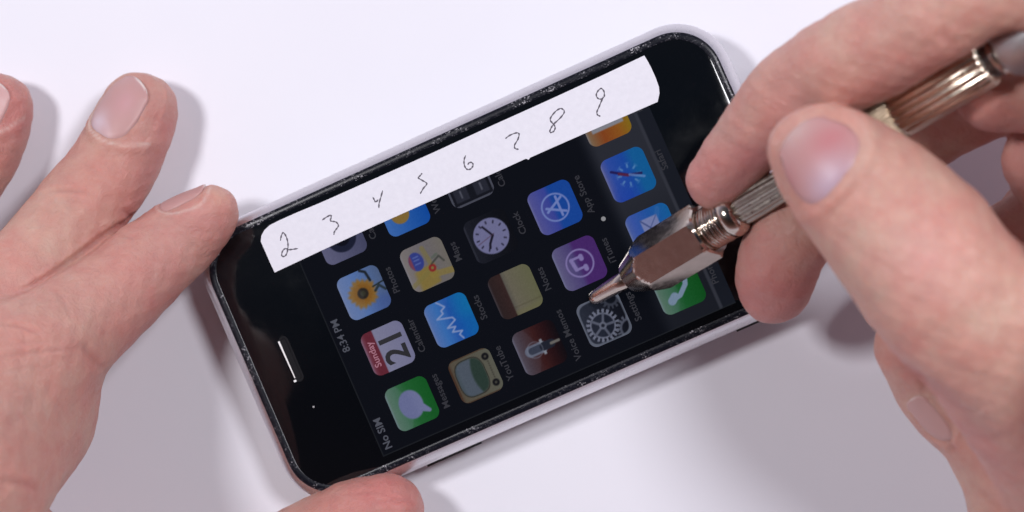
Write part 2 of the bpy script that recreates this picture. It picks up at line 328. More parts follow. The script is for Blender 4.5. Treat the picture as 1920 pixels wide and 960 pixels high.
def ic_gears(x, y):
    C = grad(y, (0, (40, 45, 58)), (57, (14, 17, 25))); r = np.hypot(x - 22, y - 24); th = np.arctan2(y - 24, x - 22)
    g = 1 - sm(-1.1, 1.1, r - (18.5 + 2.4*np.sign(np.sin(th*20)))); C = mixc(C, g, (122, 126, 146)); C = mixc(C, 1 - sm(13.4, 15.2, r), (30, 35, 48))
    for k in range(5):
        a = k*2*math.pi/5 + .4; C = mixc(C, seg(x, y, [(22, 24), (22 + 15*math.cos(a), 24 + 15*math.sin(a))], 1.5), (96, 100, 118))
    C = mixc(C, 1 - sm(4, 5.4, r), (108, 112, 130)); C = mixc(C, 1 - sm(1.6, 2.8, r), (24, 28, 38))
    r2 = np.hypot(x - 6, y - 54); t2 = np.arctan2(y - 54, x - 6); C = mixc(C, (1 - sm(-1, 1, r2 - (15 + 2.*np.sign(np.sin(t2*18)))))*sm(9, 11, r2)*.8, (104, 108, 126))
    r3 = np.hypot(x - 50, y - 46); t3 = np.arctan2(y - 46, x - 50); C = mixc(C, (1 - sm(-1, 1, r3 - (12 + 1.8*np.sign(np.sin(t3*14)))))*sm(6, 8, r3)*.6, (90, 94, 110))
    q = (np.abs((x - 28.5)/28.5)**5 + np.abs((y - 28.5)/28.5)**5)**.2; C = mixc(C, sm(.90, .95, q)*.9, (112, 118, 134))
    return gloss(C, x, y, .07)
def ic_disc(c0, c1, c2, rc, glyph):
    def f(x, y):
        C = grad(y, (0, c0), (24, c1), (30, c2), (57, c2)); C = edge(C, x, y)
        C = mixc(C, ring(x, y, 28.5, 29, 17, 1.05), rc)
        for g, t in glyph: C = mixc(C, seg(x, y, g, t), rc)
        return C
    return f
ic_music = ic_disc((112, 108, 150), (86, 74, 132), (80, 44, 118), (146, 132, 192), [([(22, 33), (22, 21), (36, 19), (36, 32)], 1.5), ([(22, 22.5), (36, 20.5)], 2.0), ([(19, 34), (22, 34)], 3.0), ([(33, 33), (36, 33)], 3.0)])
ic_store = ic_disc((98, 98, 168), (66, 78, 172), (24, 78, 172), (128, 146, 214), [([(19, 40), (31, 18)], 1.5), ([(26, 18), (38, 40)], 1.5), ([(16, 34), (41, 34)], 1.5)])
def ic_compass(x, y):
    C = grad(y, (0, (98, 104, 176)), (10, (52, 86, 184)), (30, (30, 82, 182)), (42, (20, 104, 172)), (57, (16, 104, 170))); C = mixc(C, (1 - sm(24, 27, y))*sm(26, 56, 57 - x)*.4, (24, 66, 186))
    C = mixc(C, ring(x, y, 28, 29, 15, .8)*.3*(np.sin(np.arctan2(y - 29, x - 28)*8) > 0), (120, 160, 214))
    for k in range(8):
        a = k*math.pi/4 + .2; C = mixc(C, seg(x, y, [(28 + 10*math.cos(a), 29 + 10*math.sin(a)), (28 + 13*math.cos(a), 29 + 13*math.sin(a))], 1.2)*.7, (112, 160, 214))
    C = mixc(C, seg(x, y, [(40, 10), (28, 29), (24, 44)], 1.6), (38, 30, 96)); C = mixc(C, seg(x, y, [(34, 18), (28, 28)], 1.7), (96, 38, 74)); C = mixc(C, seg(x, y, [(28, 30), (19, 46)], 1.5)*.8, (112, 150, 214))
    return edge(C, x, y)
def ic_mail(x, y):
    C = grad(y, (0, (92, 112, 184)), (10, (66, 98, 190)), (30, (40, 96, 184)), (57, (24, 108, 178))); C = mixc(C, seg(x, y, [(40, 38), (52, 44)], 3)*.3, (84, 130, 200))
    m = rec(x, y, 11, 18, 46, 40); C = mixc(C, m, (134, 144, 196)); C = mixc(C, seg(x, y, [(11, 18), (28, 31), (46, 18)], .8)*m, (66, 82, 140)); C = mixc(C, seg(x, y, [(11, 40), (23, 28)], .6)*m, (90, 104, 160)); C = mixc(C, seg(x, y, [(46, 40), (34, 28)], .6)*m, (90, 104, 160))
    return edge(C, x, y)
def ic_phone(x, y):
    C = grad(y, (0, (100, 132, 112)), (16, (66, 116, 86)), (30, (30, 100, 48)), (57, (18, 88, 32))); C = gloss(C, x, y, .12)
    C = mixc(C, seg(x, y, [(16, 16), (18, 27), (28, 38), (40, 42)], 3.1), (134, 156, 182)); C = mixc(C, seg(x, y, [(15, 15), (19, 20)], 5.2), (134, 156, 182)); C = mixc(C, seg(x, y, [(38, 40), (43, 43)], 5.2), (134, 156, 182))
    return edge(C, x, y)
def ic_ipod(x, y):
    C = grad(y, (0, (140, 120, 96)), (20, (150, 76, 30)), (40, (160, 96, 30)), (57, (150, 120, 24))); C = mixc(C, rec(x, y, 16, 8, 41, 50), (150, 150, 160)); return edge(C, x, y)

def make_icon(u0, v0, fn, label, n=58):
    t = np.linspace(0, 57, n); a, b = np.meshgrid(t, t, indexing='ij')
    # pull the square grid into the rounded outline: corners collapse onto the arc
    X, Y = a.copy(), b.copy(); r = 10.0
    for cx, cy, sx, sy in ((r, r, -1, -1), (57 - r, r, 1, -1), (r, 57 - r, -1, 1), (57 - r, 57 - r, 1, 1)):
        dx, dy = (a - cx)*sx, (b - cy)*sy; m = (dx > 0) & (dy > 0)
        L = np.hypot(dx, dy); k = np.where(L > 0, np.maximum(dx, dy)/np.maximum(L, 1e-6), 1)
        X = np.where(m, cx + (a - cx)*k, X); Y = np.where(m, cy + (b - cy)*k, Y)
    V = np.stack([(v0 + Y - 240)*PXM, (u0 + X - 160)*PXM, np.full_like(X, ZG + .05)], -1).reshape(-1, 3)
    idx = np.arange(n*n).reshape(n, n); Q = np.stack([idx[:-1, :-1], idx[:-1, 1:], idx[1:, 1:], idx[1:, :-1]], -1).reshape(-1, 4)
    me = fast_mesh(V, Q); C = fn(X.ravel(), Y.ravel()); C = C + RNG.normal(0, 2.2, (len(C), 1)); set_color(me, 'Col', lin(np.clip(C, 0, 255)))
    o = link(me, 'app_icon', M['screen'], display, smooth=False); to_local(o); o['label'] = label; return o
def text_mesh(txt, size, u, v, mat, name, parent, align='CENTER', z=ZG + .075, bold=0.0, sx=1.0):
    cu = bpy.data.curves.new('t', 'FONT'); cu.body = txt; cu.size = size; cu.align_x = align; cu.align_y = 'CENTER'; cu.offset = bold; cu.resolution_u = 3
    o = bpy.data.objects.new('t', cu); col.objects.link(o); bpy.context.view_layer.update()
    me = bpy.data.meshes.new_from_object(o.evaluated_get(bpy.context.evaluated_depsgraph_get())); bpy.data.objects.remove(o)
    n = len(me.vertices); co = np.zeros(n*3); me.vertices.foreach_get('co', co); co = co.reshape(-1, 3)
    uu = u + co[:, 0]*sx; vv = v - co[:, 1]
    out = np.stack([(vv - 240)*PXM, (uu - 160)*PXM, np.full(n, z)], 1)*S
    me.vertices.foreach_set('co', out.ravel()); me.update(); me.materials.clear()
    q = link(me, name, mat, parent, smooth=False); to_local(q); return q
ROWS = [31, 119, 207, 295]; COLS = [17, 93, 169, 245]
ICONS = [(0, 0, ic_messages, 'Messages', 'green icon with white speech bubble'), (0, 1, ic_calendar, 'Calendar', 'white calendar icon reading 21 under a red band'),
         (0, 2, ic_photos, 'Photos', 'sunflower picture icon'), (0, 3, ic_camera, 'Camera', 'grey camera lens icon half under the paper strip'),
         (1, 0, ic_tv, 'YouTube', 'retro television set icon'), (1, 1, ic_stocks, 'Stocks', 'blue icon with a white zigzag graph'),
         (1, 2, ic_maps, 'Maps', 'pale road map icon with a blue route shield'), (1, 3, ic_weather, 'Weather', 'blue weather icon half under the paper strip'),
         (2, 0, ic_mic, 'Voice Memos', 'dark red icon with a microphone'), (2, 1, ic_notes, 'Notes', 'yellow notepad icon with brown top'),
         (2, 2, ic_clock, 'Clock', 'round white clock face icon'), (2, 3, ic_calc, 'Calculator', 'dark calculator icon half under the paper strip'),
         (3, 0, ic_gears, 'Settings', 'dark icon with grey gear wheels under the tool tip'), (3, 1, ic_music, 'iTunes', 'purple icon with a ringed music note'),
         (3, 2, ic_store, 'App Store', 'blue icon with a ringed letter A of sticks')]
for r, c, fn, cap, lab in ICONS:
    make_icon(COLS[c], ROWS[r], fn, lab)
    text_mesh(cap, 12.2, COLS[c] + 28.5, ROWS[r] + 57 + 11, M['cap'], 'icon_caption', display, bold=.15)
for c, fn, cap, lab in ((0, ic_phone, 'Phone', 'green icon with a telephone handset'), (1, ic_mail, 'Mail', 'blue icon with a white envelope'),
                        (2, ic_compass, 'Safari', 'blue compass icon'), (3, ic_ipod, 'iPod', 'orange music player icon half under the paper strip')):
    make_icon(COLS[c], 395, fn, lab); text_mesh(cap, 12.2, COLS[c] + 28.5, 468.5, M['cap'], 'icon_caption', display, bold=.15)
text_mesh('No SIM', 13.5, 5, 10.5, M['stat'], 'status_text', display, 'LEFT', bold=.25)
text_mesh('8:34 PM', 13.5, 160, 10.5, M['stat'], 'status_text', display, bold=.15)
text_mesh('21', 43, COLS[1] + 27.5, ROWS[0] + 37.5, simple('calendar_ink', (.002, .002, .006), .3), 'calendar_date', display, z=ZG + .08, bold=.9)
text_mesh('Sunday', 12, COLS[1] + 28, ROWS[0] + 9, mat_glow('day_pink', (158, 108, 124)), 'calendar_day', display, z=ZG + .08, bold=.2)
def disc_mesh(u, v, r, z, mat, name, parent, n=20, h=0):
    V = [scr(u, v, z + h)] + [scr(u + r*math.cos(2*math.pi*i/n), v + r*math.sin(2*math.pi*i/n), z) for i in range(n)]
    o = link(mesh(V, [(0, 1 + (i + 1) % n, 1 + i) for i in range(n)]), name, mat, parent); to_local(o)
    return o
disc_mesh(160, 373, 2.9, ZG + .08, M['dot'], 'page_dot', display)
# a long worn groove line beside the display
# earpiece slot: recessed stadium with a lamp glint painted in white on its chamfer, and grille inside
def stadium(hl, hw, n=10):
    p = []
    for s_, a0 in ((1, 0), (-1, 180)):
        for i in range(n + 1):
            a = math.radians(a0 + 180*i/n); p.append((hw*math.cos(a - math.pi/2)*1., s_*(hl - hw) + hw*math.sin(a - math.pi/2)*1.))
    return [(hw*math.cos(math.radians(180*i/n)), (hl - hw) + hw*math.sin(math.radians(180*i/n))) for i in range(n + 1)] + \
           [(-hw*math.cos(math.radians(180*i/n)), -(hl - hw) - hw*math.sin(math.radians(180*i/n))) for i in range(n + 1)]
def loc(px, py, z=ZG):
    return (np.linalg.inv(PM) @ (P(px, py, z) - np.array([SX, SY, 0])))[:2]
EC = tuple(loc(546, 673))
def sring(hl, hw, z): return [(EC[0] + x, EC[1] + y, z) for x, y in stadium(hl, hw)]
R1, R2, R3 = sring(4.75, .98, ZG + .05), sring(4.35, .62, ZG + .10), sring(4.25, .5, ZG + .02)
n_ = len(R1); V = R1 + R2 + R3
F = [(k*n_ + i, k*n_ + (i + 1) % n_, (k + 1)*n_ + (i + 1) % n_, (k + 1)*n_ + i) for k in range(2) for i in range(n_)]
ear = link(mesh(V, F), 'earpiece', M['mesh'], phone); to_local(ear)
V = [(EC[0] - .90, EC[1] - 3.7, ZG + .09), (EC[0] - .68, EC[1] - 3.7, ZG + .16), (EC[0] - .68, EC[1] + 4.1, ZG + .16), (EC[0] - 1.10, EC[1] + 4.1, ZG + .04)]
o = link(mesh(V, [(0, 3, 2, 1)]), 'painted_glint', M['slot'], ear, smooth=False); to_local(o)  # lamp glint along the slot edge, painted as a tapering white strip
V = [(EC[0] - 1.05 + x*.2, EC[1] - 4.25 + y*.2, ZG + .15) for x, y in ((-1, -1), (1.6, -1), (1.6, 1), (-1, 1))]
o = link(mesh(V, [(0, 1, 2, 3)]), 'painted_glint', M['slot'], ear, smooth=False); to_local(o)  # glint at the slot end, painted as a small white square
V = sring(4.2, .48, ZG + .045); o = link(mesh(V, [list(range(len(V)))]), 'grille', M['mesh'], ear, smooth=False); to_local(o)
SL = loc(588, 763); disc_mesh(160 + SL[1]/PXM, 240 + SL[0]/PXM, 1.3, ZG + .03, M['sensor'], 'light_sensor', phone, h=.12)
# home button dish under the forefinger
V, F = [], []; HN = 40; HB = (46.3, 0)
for k, (r, z) in enumerate(((5.6, .03), (5.3, .06), (4.4, .035), (3.0, .03), (.01, .03))):
    V += [(HB[0] + r*math.cos(2*math.pi*i/HN), HB[1] + r*math.sin(2*math.pi*i/HN), ZG + z) for i in range(HN)]
    if k: F += [((k - 1)*HN + i, (k - 1)*HN + (i + 1) % HN, k*HN + (i + 1) % HN, k*HN + i) for i in range(HN)]
o = link(mesh(V, F), 'home_button', M['glass'], phone); to_local(o)
def box(name, mat, parent, c, d, bev=.25):
    import bmesh
    bm = bmesh.new(); bmesh.ops.create_cube(bm, size=1)
    for v in bm.verts: v.co = Vector((v.co.x*d[0] + c[0], v.co.y*d[1] + c[1], v.co.z*d[2] + c[2]))*S
    bmesh.ops.bevel(bm, geom=bm.edges[:], offset=bev*S, segments=3, affect='EDGES')
    me = bpy.data.meshes.new(name); bm.to_mesh(me); bm.free(); o = link(me, name, mat, parent); to_local(o); return o
XA, XB, XC = loc(795, 872, 6)[0], loc(905, 826, 6)[0], loc(1372, 612, 6)[0]
box('volume_button', M['black'], phone, ((XA + XB)/2, -29.52, 5.2), (XB - XA, 1.3, 2.4), .5)
box('ringer_switch', M['back'], phone, (XA - 7, -29.2, 4.9), (4, 1.4, 2.0), .5)
box('antenna_cover', M['black'], phone, (XC + 3, -29.5, 5.4), (6, 1.2, 2.6), .5)
box('sleep_button', M['black'], phone, (-56.2, 13, 4.6), (1.2, 9, 2.2), .5)

# ------------------------------------------------------------------ the paper strip
strip_px = [(515, 511), (506, 492), (497, 471), (489, 453), (490, 442), (496, 431), (506, 422), (524, 413), (553, 400), (601, 380), (700, 336), (810, 287),
            (920, 236.5), (1030, 187), (1130, 141), (1208, 104), (1214, 114), (1221, 127), (1229.5, 146), (1235.5, 163), (1236.5, 175), (1233, 191), (1170, 218.5),
            (1090, 253), (1040, 275), (994, 295.5), (991, 299.5), (986, 297.5), (930, 323), (850, 358), (760, 398), (680, 434), (600, 471)]
ZP = ZG + .13
strip = empty('paper_strip', tuple(P(860, 310, ZP)), 'white paper strip with handwritten numbers 2 to 9 lying across the phone', 'paper label')
c0 = np.array(strip.location)/S
Vt = [P(x, y, ZP + .14) - c0 for x, y in strip_px]; Vb = [v - np.array([0, 0, .14]) for v in Vt]; n_ = len(Vt)
F = [list(range(n_))[::-1], [n_ + i for i in range(n_)]] + [(i, (i + 1) % n_, n_ + (i + 1) % n_, n_ + i) for i in range(n_)]
pp = link(mesh(Vt + Vb, F), 'paper', M['paper'], strip, smooth=False); to_local(pp)
import bmesh
bm = bmesh.new(); bm.from_mesh(pp.data); bmesh.ops.recalc_face_normals(bm, faces=bm.faces[:]); bmesh.ops.triangulate(bm, faces=[f for f in bm.faces if len(f.verts) > 4]); bm.to_mesh(pp.data); bm.free()
def catmull(pts, k=6):
    p = np.array(pts, float); q = np.vstack([2*p[0] - p[1], p, 2*p[-1] - p[-2]]); out = []
    for i in range(1, len(q) - 2):
        for t in np.linspace(0, 1, k, endpoint=False):
            a, b, c, d = q[i-1:i+3]; out.append(.5*((2*b) + (c - a)*t + (2*a - 5*b + 4*c - d)*t*t + (3*b - a - 3*c + d)*t**3))
    out.append(p[-1]); return np.array(out)
def ink(strokes, ox, oy, s, label):
    V, F = [], []
    for st in strokes:
        q = catmull([(ox + x/s, oy + y/s) for x, y in st], 5)
        w = np.array([P(x, y, ZP + .14) for x, y in q]) - c0
        t = np.gradient(w, axis=0); t /= np.linalg.norm(t, axis=1)[:, None] + 1e-9; nn = np.stack([-t[:, 1], t[:, 0], 0*t[:, 0]], 1)
        L = len(w); base = len(V)
        for i in range(L):
            r = .128*(1 + .35*math.sin(i*1.3 + len(st)))*(1 if 0 < i < L - 1 else .5)
            V += [w[i] + nn[i]*r + [0, 0, .015], w[i] + [0, 0, .035], w[i] - nn[i]*r + [0, 0, .015]]
            if i: a = base + 3*(i - 1); F += [(a, a + 1, a + 4, a + 3), (a + 1, a + 2, a + 5, a + 4)]
    o = link(mesh(V, F), 'handwritten_digit', M['ink'], strip); to_local(o); o['label'] = label
A6 = (480, 380, 6.857); B6 = (680, 270, 6.857); C6 = (920, 150, 6.0)
ink([[(315, 490), (325, 430), (350, 385), (385, 430), (405, 490), (412, 560), (400, 640), (375, 685), (340, 690), (330, 660), (350, 610), (385, 590), (420, 605), (480, 598), (540, 590)]], *A6, 'handwritten 2')
ink([[(850, 225), (900, 190), (960, 160), (965, 195), (955, 230), (985, 240), (1030, 250), (1060, 290), (1040, 330), (1010, 370), (1000, 415)]], *A6, 'handwritten 3')
ink([[(130, 680), (150, 720), (170, 745), (200, 715)], [(258, 595), (235, 680), (212, 760), (208, 825)]], *B6, 'handwritten 4')
ink([[(765, 375), (738, 408), (715, 435), (770, 470), (825, 510), (780, 570), (740, 640)]], *B6, 'handwritten 5')
ink([[(1325, 145), (1305, 200), (1305, 260), (1325, 310), (1360, 330), (1400, 310), (1420, 270), (1405, 240), (1370, 240), (1350, 270)]], *B6, 'handwritten 6')
ink([[(165, 660), (220, 620), (290, 595), (320, 610), (305, 670), (270, 730), (275, 770), (315, 780)]], *C6, 'handwritten 7')
ink([[(825, 335), (825, 370), (780, 430), (710, 495), (680, 540), (665, 580), (685, 590), (715, 570), (725, 530), (705, 495), (670, 450), (690, 400), (740, 345), (790, 320), (825, 340)]], *C6, 'handwritten 8')
ink([[(1280, 190), (1275, 130), (1245, 95), (1210, 120), (1188, 165), (1205, 205), (1245, 215), (1270, 190), (1245, 240), (1220, 300), (1195, 360), (1205, 395), (1235, 408)]], *C6, 'handwritten 9')

# ------------------------------------------------------------------ the pick tool
TA = P(1108, 563, ZG + .35); TB = P(1905, 82, 60.0)
ax = (TB - TA)/np.linalg.norm(TB - TA); TL = np.linalg.norm(TB - TA)
def project(W):
    q = np.asarray(W) - CAM_P; d = -(q @ CAM_DIR); return 960 + FPX*(q @ _xc)/d, 480 - FPX*(q @ _yc)/d, d
def axt(px):   # distance along the tool where its axis passes photo column px
    lo, hi = -20., TL*1.4
    for _ in range(40):
        m = .5*(lo + hi)
        if project(TA + ax*m)[0] < px: lo = m
        else: hi = m
    return lo
def rpx(px, r): return r*project(TA + ax*axt(px))[2]/FPX
tool = empty('scratch_pick', tuple(TA), 'metal pick with hexagonal nose and ribbed handle held in the right hand over the phone', 'hand tool')
e1 = np.cross(ax, CAM_DIR); e1 /= np.linalg.norm(e1); e2 = np.cross(e1, ax)      # e2 faces up towards the lens side
def lathe(stations, name, mat, n=32, prof=None, parent=tool, phase=0., caps=True):
    V, F = [], []
    for (t, r) in stations:
        for i in range(n):
            a = 2*math.pi*(i + phase)/n; rr = r*(prof(a, t) if prof else 1.)
            V.append(ax*t + (e1*math.cos(a) + e2*math.sin(a))*rr)
    for k in range(len(stations) - 1):
        for i in range(n): j = (i + 1) % n; F.append((k*n + i, k*n + j, (k + 1)*n + j, (k + 1)*n + i))
    if caps: F += [list(range(n))[::-1], [(len(stations) - 1)*n + i for i in range(n)]]
    o = link(mesh(V, F), name, mat, parent); to_local(o)
    mod = None
    return o
T = axt
lathe([(0, .2), (.2, 1.0), (.7, 1.3), (2.0, 1.5), (T(1160), 1.75), (T(1200), 2.0)], 'pick_tip', M['nickel'], 24)
# hexagonal nose: six flats, ground down to a cone in front, chamfered behind
def hexr(a): return math.cos(math.pi/6)/math.cos(((a - math.pi/6*0 + math.pi/6) % (math.pi/3)) - math.pi/6)
HR = 5.75
V, F = [], []; n_ = 96
tf, tb_ = T(1178), T(1330)
ts = np.concatenate([np.linspace(tf, tf + 1.2, 5), np.linspace(tf + 1.4, tb_, 46)])
for t in ts:
    cone = 2.95 + (t - tf)*.42 if t > tf + .5 else 2.45 + (t - tf)*1.1
    back = HR + .35 - max(0, t - (tb_ - 1.2))*1.1
    for i in range(n_):
        a = 2*math.pi*i/n_; r = min(HR*hexr(a + math.pi/6), cone, back); V.append(ax*t + (e1*math.cos(a) + e2*math.sin(a))*r)
for k in range(len(ts) - 1):
    for i in range(n_): j = (i + 1) % n_; F.append((k*n_ + i, k*n_ + j, (k + 1)*n_ + j, (k + 1)*n_ + i))
F += [list(range(n_))[::-1], [(len(ts) - 1)*n_ + i for i in range(n_)]]
hx = link(mesh(V, F), 'hexagonal_nose', M['nickel'], tool); to_local(hx)
md = hx.modifiers.new('split', 'EDGE_SPLIT'); md.split_angle = math.radians(14)
# threaded collar
t0, t1 = T(1328), T(1366); st = []
for k in range(34):
    f = k/33; st.append((t0 + (t1 - t0)*f, 3.75 + .38*math.cos(k*math.pi/2.2)))
lathe(st, 'threaded_neck', M['nickel'], 40)
lathe([(T(1364), 3.2), (T(1366), 4.1), (T(1374), 4.25), (T(1384), 3.9), (T(1390), 3.1)], 'neck_ring', M['nickel'], 40)
def flutes(nf, amp, pw=1.): return lambda a, t: 1 + amp*math.copysign(abs(math.sin(a*nf/2))**pw, 1) - amp
lathe([(T(1386), 2.7), (T(1392), 3.0)] + [(T(x), 3.05 + .1*math.sin(x*.05)) for x in range(1400, 1660, 20)], 'slim_barrel', M['olive'], 144, flutes(10, .16))
lathe([(T(1560), 3.4), (T(1570), 4.1), (T(1686), 4.15)], 'brass_sleeve', M['sleeve'], 288, flutes(36, .05))
lathe([(T(1684), 4.0), (T(1692), 4.3), (T(1760), 4.3), (T(1848), 4.3), (T(1855), 3.7)], 'ribbed_handle', M['gold'], 320, flutes(16, .10, .8))
lathe([(T(1853), 3.3), (T(1858), 3.45), (T(1878), 3.45), (T(1882), 3.2)], 'dark_collar', M['dark'], 48)
lathe([(T(1868), 3.5), (T(1871), 3.75), (T(1876), 3.75), (T(1879), 3.5)], 'collar_ring', M['nickel'], 48)
lathe([(T(1880), 3.6), (T(1884), 4.6), (T(1892), 5.3), (T(1960), 5.4), (T(1985), 4.6)], 'end_cap', M['grey'], 48)

# ------------------------------------------------------------------ hands: one skin grown from a distance field
def chain(pts, k=1., flat=1., sub=7, mm=False):
    """pts: (photo x, photo y, height mm, radius in photo px); returns dense centres + radii"""
    w = []
    for (x, y, z, r) in pts: p = P(x, y, z); w.append((*p, r*pxmm(x, y, z)))
    return dict(q=catmull(w, sub), k=k, flat=flat)
class Field:
    def __init__(s, lo, hi, h):
        s.lo = np.array(lo, float); s.h = h; s.n = np.ceil((np.array(hi) - s.lo)/h).astype(int) + 1
        s.F = np.full(s.n, 12., np.float32)
    def add(s, c):
        q, k, fl = c['q'], c['k'], c['flat']; mg = k + 2.5
        lo = (q[:, :3] - q[:, 3:4] - mg).min(0); hi = (q[:, :3] + q[:, 3:4] + mg).max(0)
        a = np.maximum(np.floor((lo - s.lo)/s.h).astype(int), 0); b = np.minimum(np.ceil((hi - s.lo)/s.h).astype(int) + 1, s.n)
        if (b <= a).any(): return
        g = np.full(b - a, 12., np.float32)
        for i in range(len(q) - 1):                    # each capsule only where it reaches
            A, B = q[i], q[i + 1]; R = max(A[3], B[3]) + mg
            l2 = np.maximum(np.floor((np.minimum(A[:3], B[:3]) - R - s.lo)/s.h).astype(int), a); h2 = np.minimum(np.ceil((np.maximum(A[:3], B[:3]) + R - s.lo)/s.h).astype(int) + 1, b)
            if (h2 <= l2).any(): continue
            X = (s.lo[0] + s.h*np.arange(l2[0], h2[0]))[:, None, None] - A[0]; Y = (s.lo[1] + s.h*np.arange(l2[1], h2[1]))[None, :, None] - A[1]
            Z = ((s.lo[2] + s.h*np.arange(l2[2], h2[2]))[None, None, :] - A[2])/fl
            d = (B[:3] - A[:3])*np.array([1, 1, 1/fl]); L = d @ d + 1e-9
            t = np.clip((X*d[0] + Y*d[1] + Z*d[2])/L, 0, 1)
            D = np.sqrt((X - t*d[0])**2 + (Y - t*d[1])**2 + (Z - t*d[2])**2) - (A[3] + t*(B[3] - A[3]))
            v = g[tuple(slice(*x) for x in zip(l2 - a, h2 - a))]; np.minimum(v, D.astype(np.float32), out=v)
        sl = tuple(slice(*x) for x in zip(a, b)); F = s.F[sl]
        hh = np.maximum(k - np.abs(F - g), 0)/k
        s.F[sl] = np.minimum(F, g) - hh*hh*k*.25
    def sample(s, Pts, G=None):
        G = s.F if G is None else G
        x = np.clip((Pts - s.lo)/s.h, 0, np.array(s.n) - 1.001); i = x.astype(int); f = x - i; r = 0
        for dx in (0, 1):
            for dy in (0, 1):
                for dz in (0, 1):
                    wgt = (f[:, 0] if dx else 1 - f[:, 0])*(f[:, 1] if dy else 1 - f[:, 1])*(f[:, 2] if dz else 1 - f[:, 2])
                    r = r + wgt*G[i[:, 0] + dx, i[:, 1] + dy, i[:, 2] + dz]
        return r
    def grad(s, Pts):
        e_ = s.h; g = np.stack([s.sample(Pts + d) - s.sample(Pts - d) for d in np.eye(3)*e_], 1)
        return g/(np.linalg.norm(g, axis=1)[:, None] + 1e-9)
    def blur(s):
        for axs in range(3):
            F = s.F; s.F = (.25*np.roll(F, 1, axs) + .5*F + .25*np.roll(F, -1, axs)).astype(np.float32)
    def surface(s):
        F = s.F; F[0], F[-1] = 5, 5; F[:, 0], F[:, -1] = 5, 5; F[:, :, 0], F[:, :, -1] = 5, 5
        I = F < 0; nx, ny, nz = F.shape; C = [(a, b, c) for a in (0, 1) for b in (0, 1) for c in (0, 1)]
        cnt = sum(I[a:nx-1+a, b:ny-1+b, c:nz-1+c].astype(np.int8) for a, b, c in C)
        act = np.argwhere((cnt > 0) & (cnt < 8)); acc = np.zeros((len(act), 3)); m = np.zeros(len(act))
        val = {c: F[act[:, 0] + c[0], act[:, 1] + c[1], act[:, 2] + c[2]] for c in C}
        for a in C:
            for k in range(3):
                if a[k]: continue
                b = list(a); b[k] = 1; b = tuple(b); fa, fb = val[a], val[b]; x = (fa < 0) != (fb < 0)
                t = np.where(x, fa/np.where(x, fa - fb, 1), 0); p = np.array(a, float)[None, :]*np.ones((len(act), 1)); p[:, k] += t
                acc += p*x[:, None]; m += x
        V = s.lo + (act + acc/m[:, None])*s.h
        vid = np.full((nx - 1, ny - 1, nz - 1), -1, np.int64); vid[act[:, 0], act[:, 1], act[:, 2]] = np.arange(len(act)); Q = []
        for k in range(3):
            u, v = (k + 1) % 3, (k + 2) % 3
            sl0 = [slice(1, -1)]*3; sl0[k] = slice(0, -1); sl1 = [slice(1, -1)]*3; sl1[k] = slice(1, None)
            a = I[tuple(sl0)]; b = I[tuple(sl1)]; E = np.argwhere(a != b); ins = a[tuple(E.T)]
            g = E.copy(); g[:, u] += 1; g[:, v] += 1; du = np.eye(3, dtype=int)[u]; dv = np.eye(3, dtype=int)[v]
            ids = [vid[tuple((g + o_).T)] for o_ in (-du - dv, -dv, 0*du, -du)]; q = np.stack(ids, 1); q[~ins] = q[~ins][:, ::-1]; Q.append(q)
        return V, np.vstack(Q)
def seg_dist(V, line):
    D = np.full(len(V), 1e9); T_ = np.zeros(len(V)); n = len(line) - 1
    for i in range(n):
        a, b = line[i], line[i + 1]; d = b - a; t = np.clip((V - a) @ d/(d @ d + 1e-9), 0, 1); q = np.linalg.norm(V - a - t[:, None]*d, axis=1)
        m = q < D; D[m] = q[m]; T_[m] = (i + t[m])/n
    return D, T_
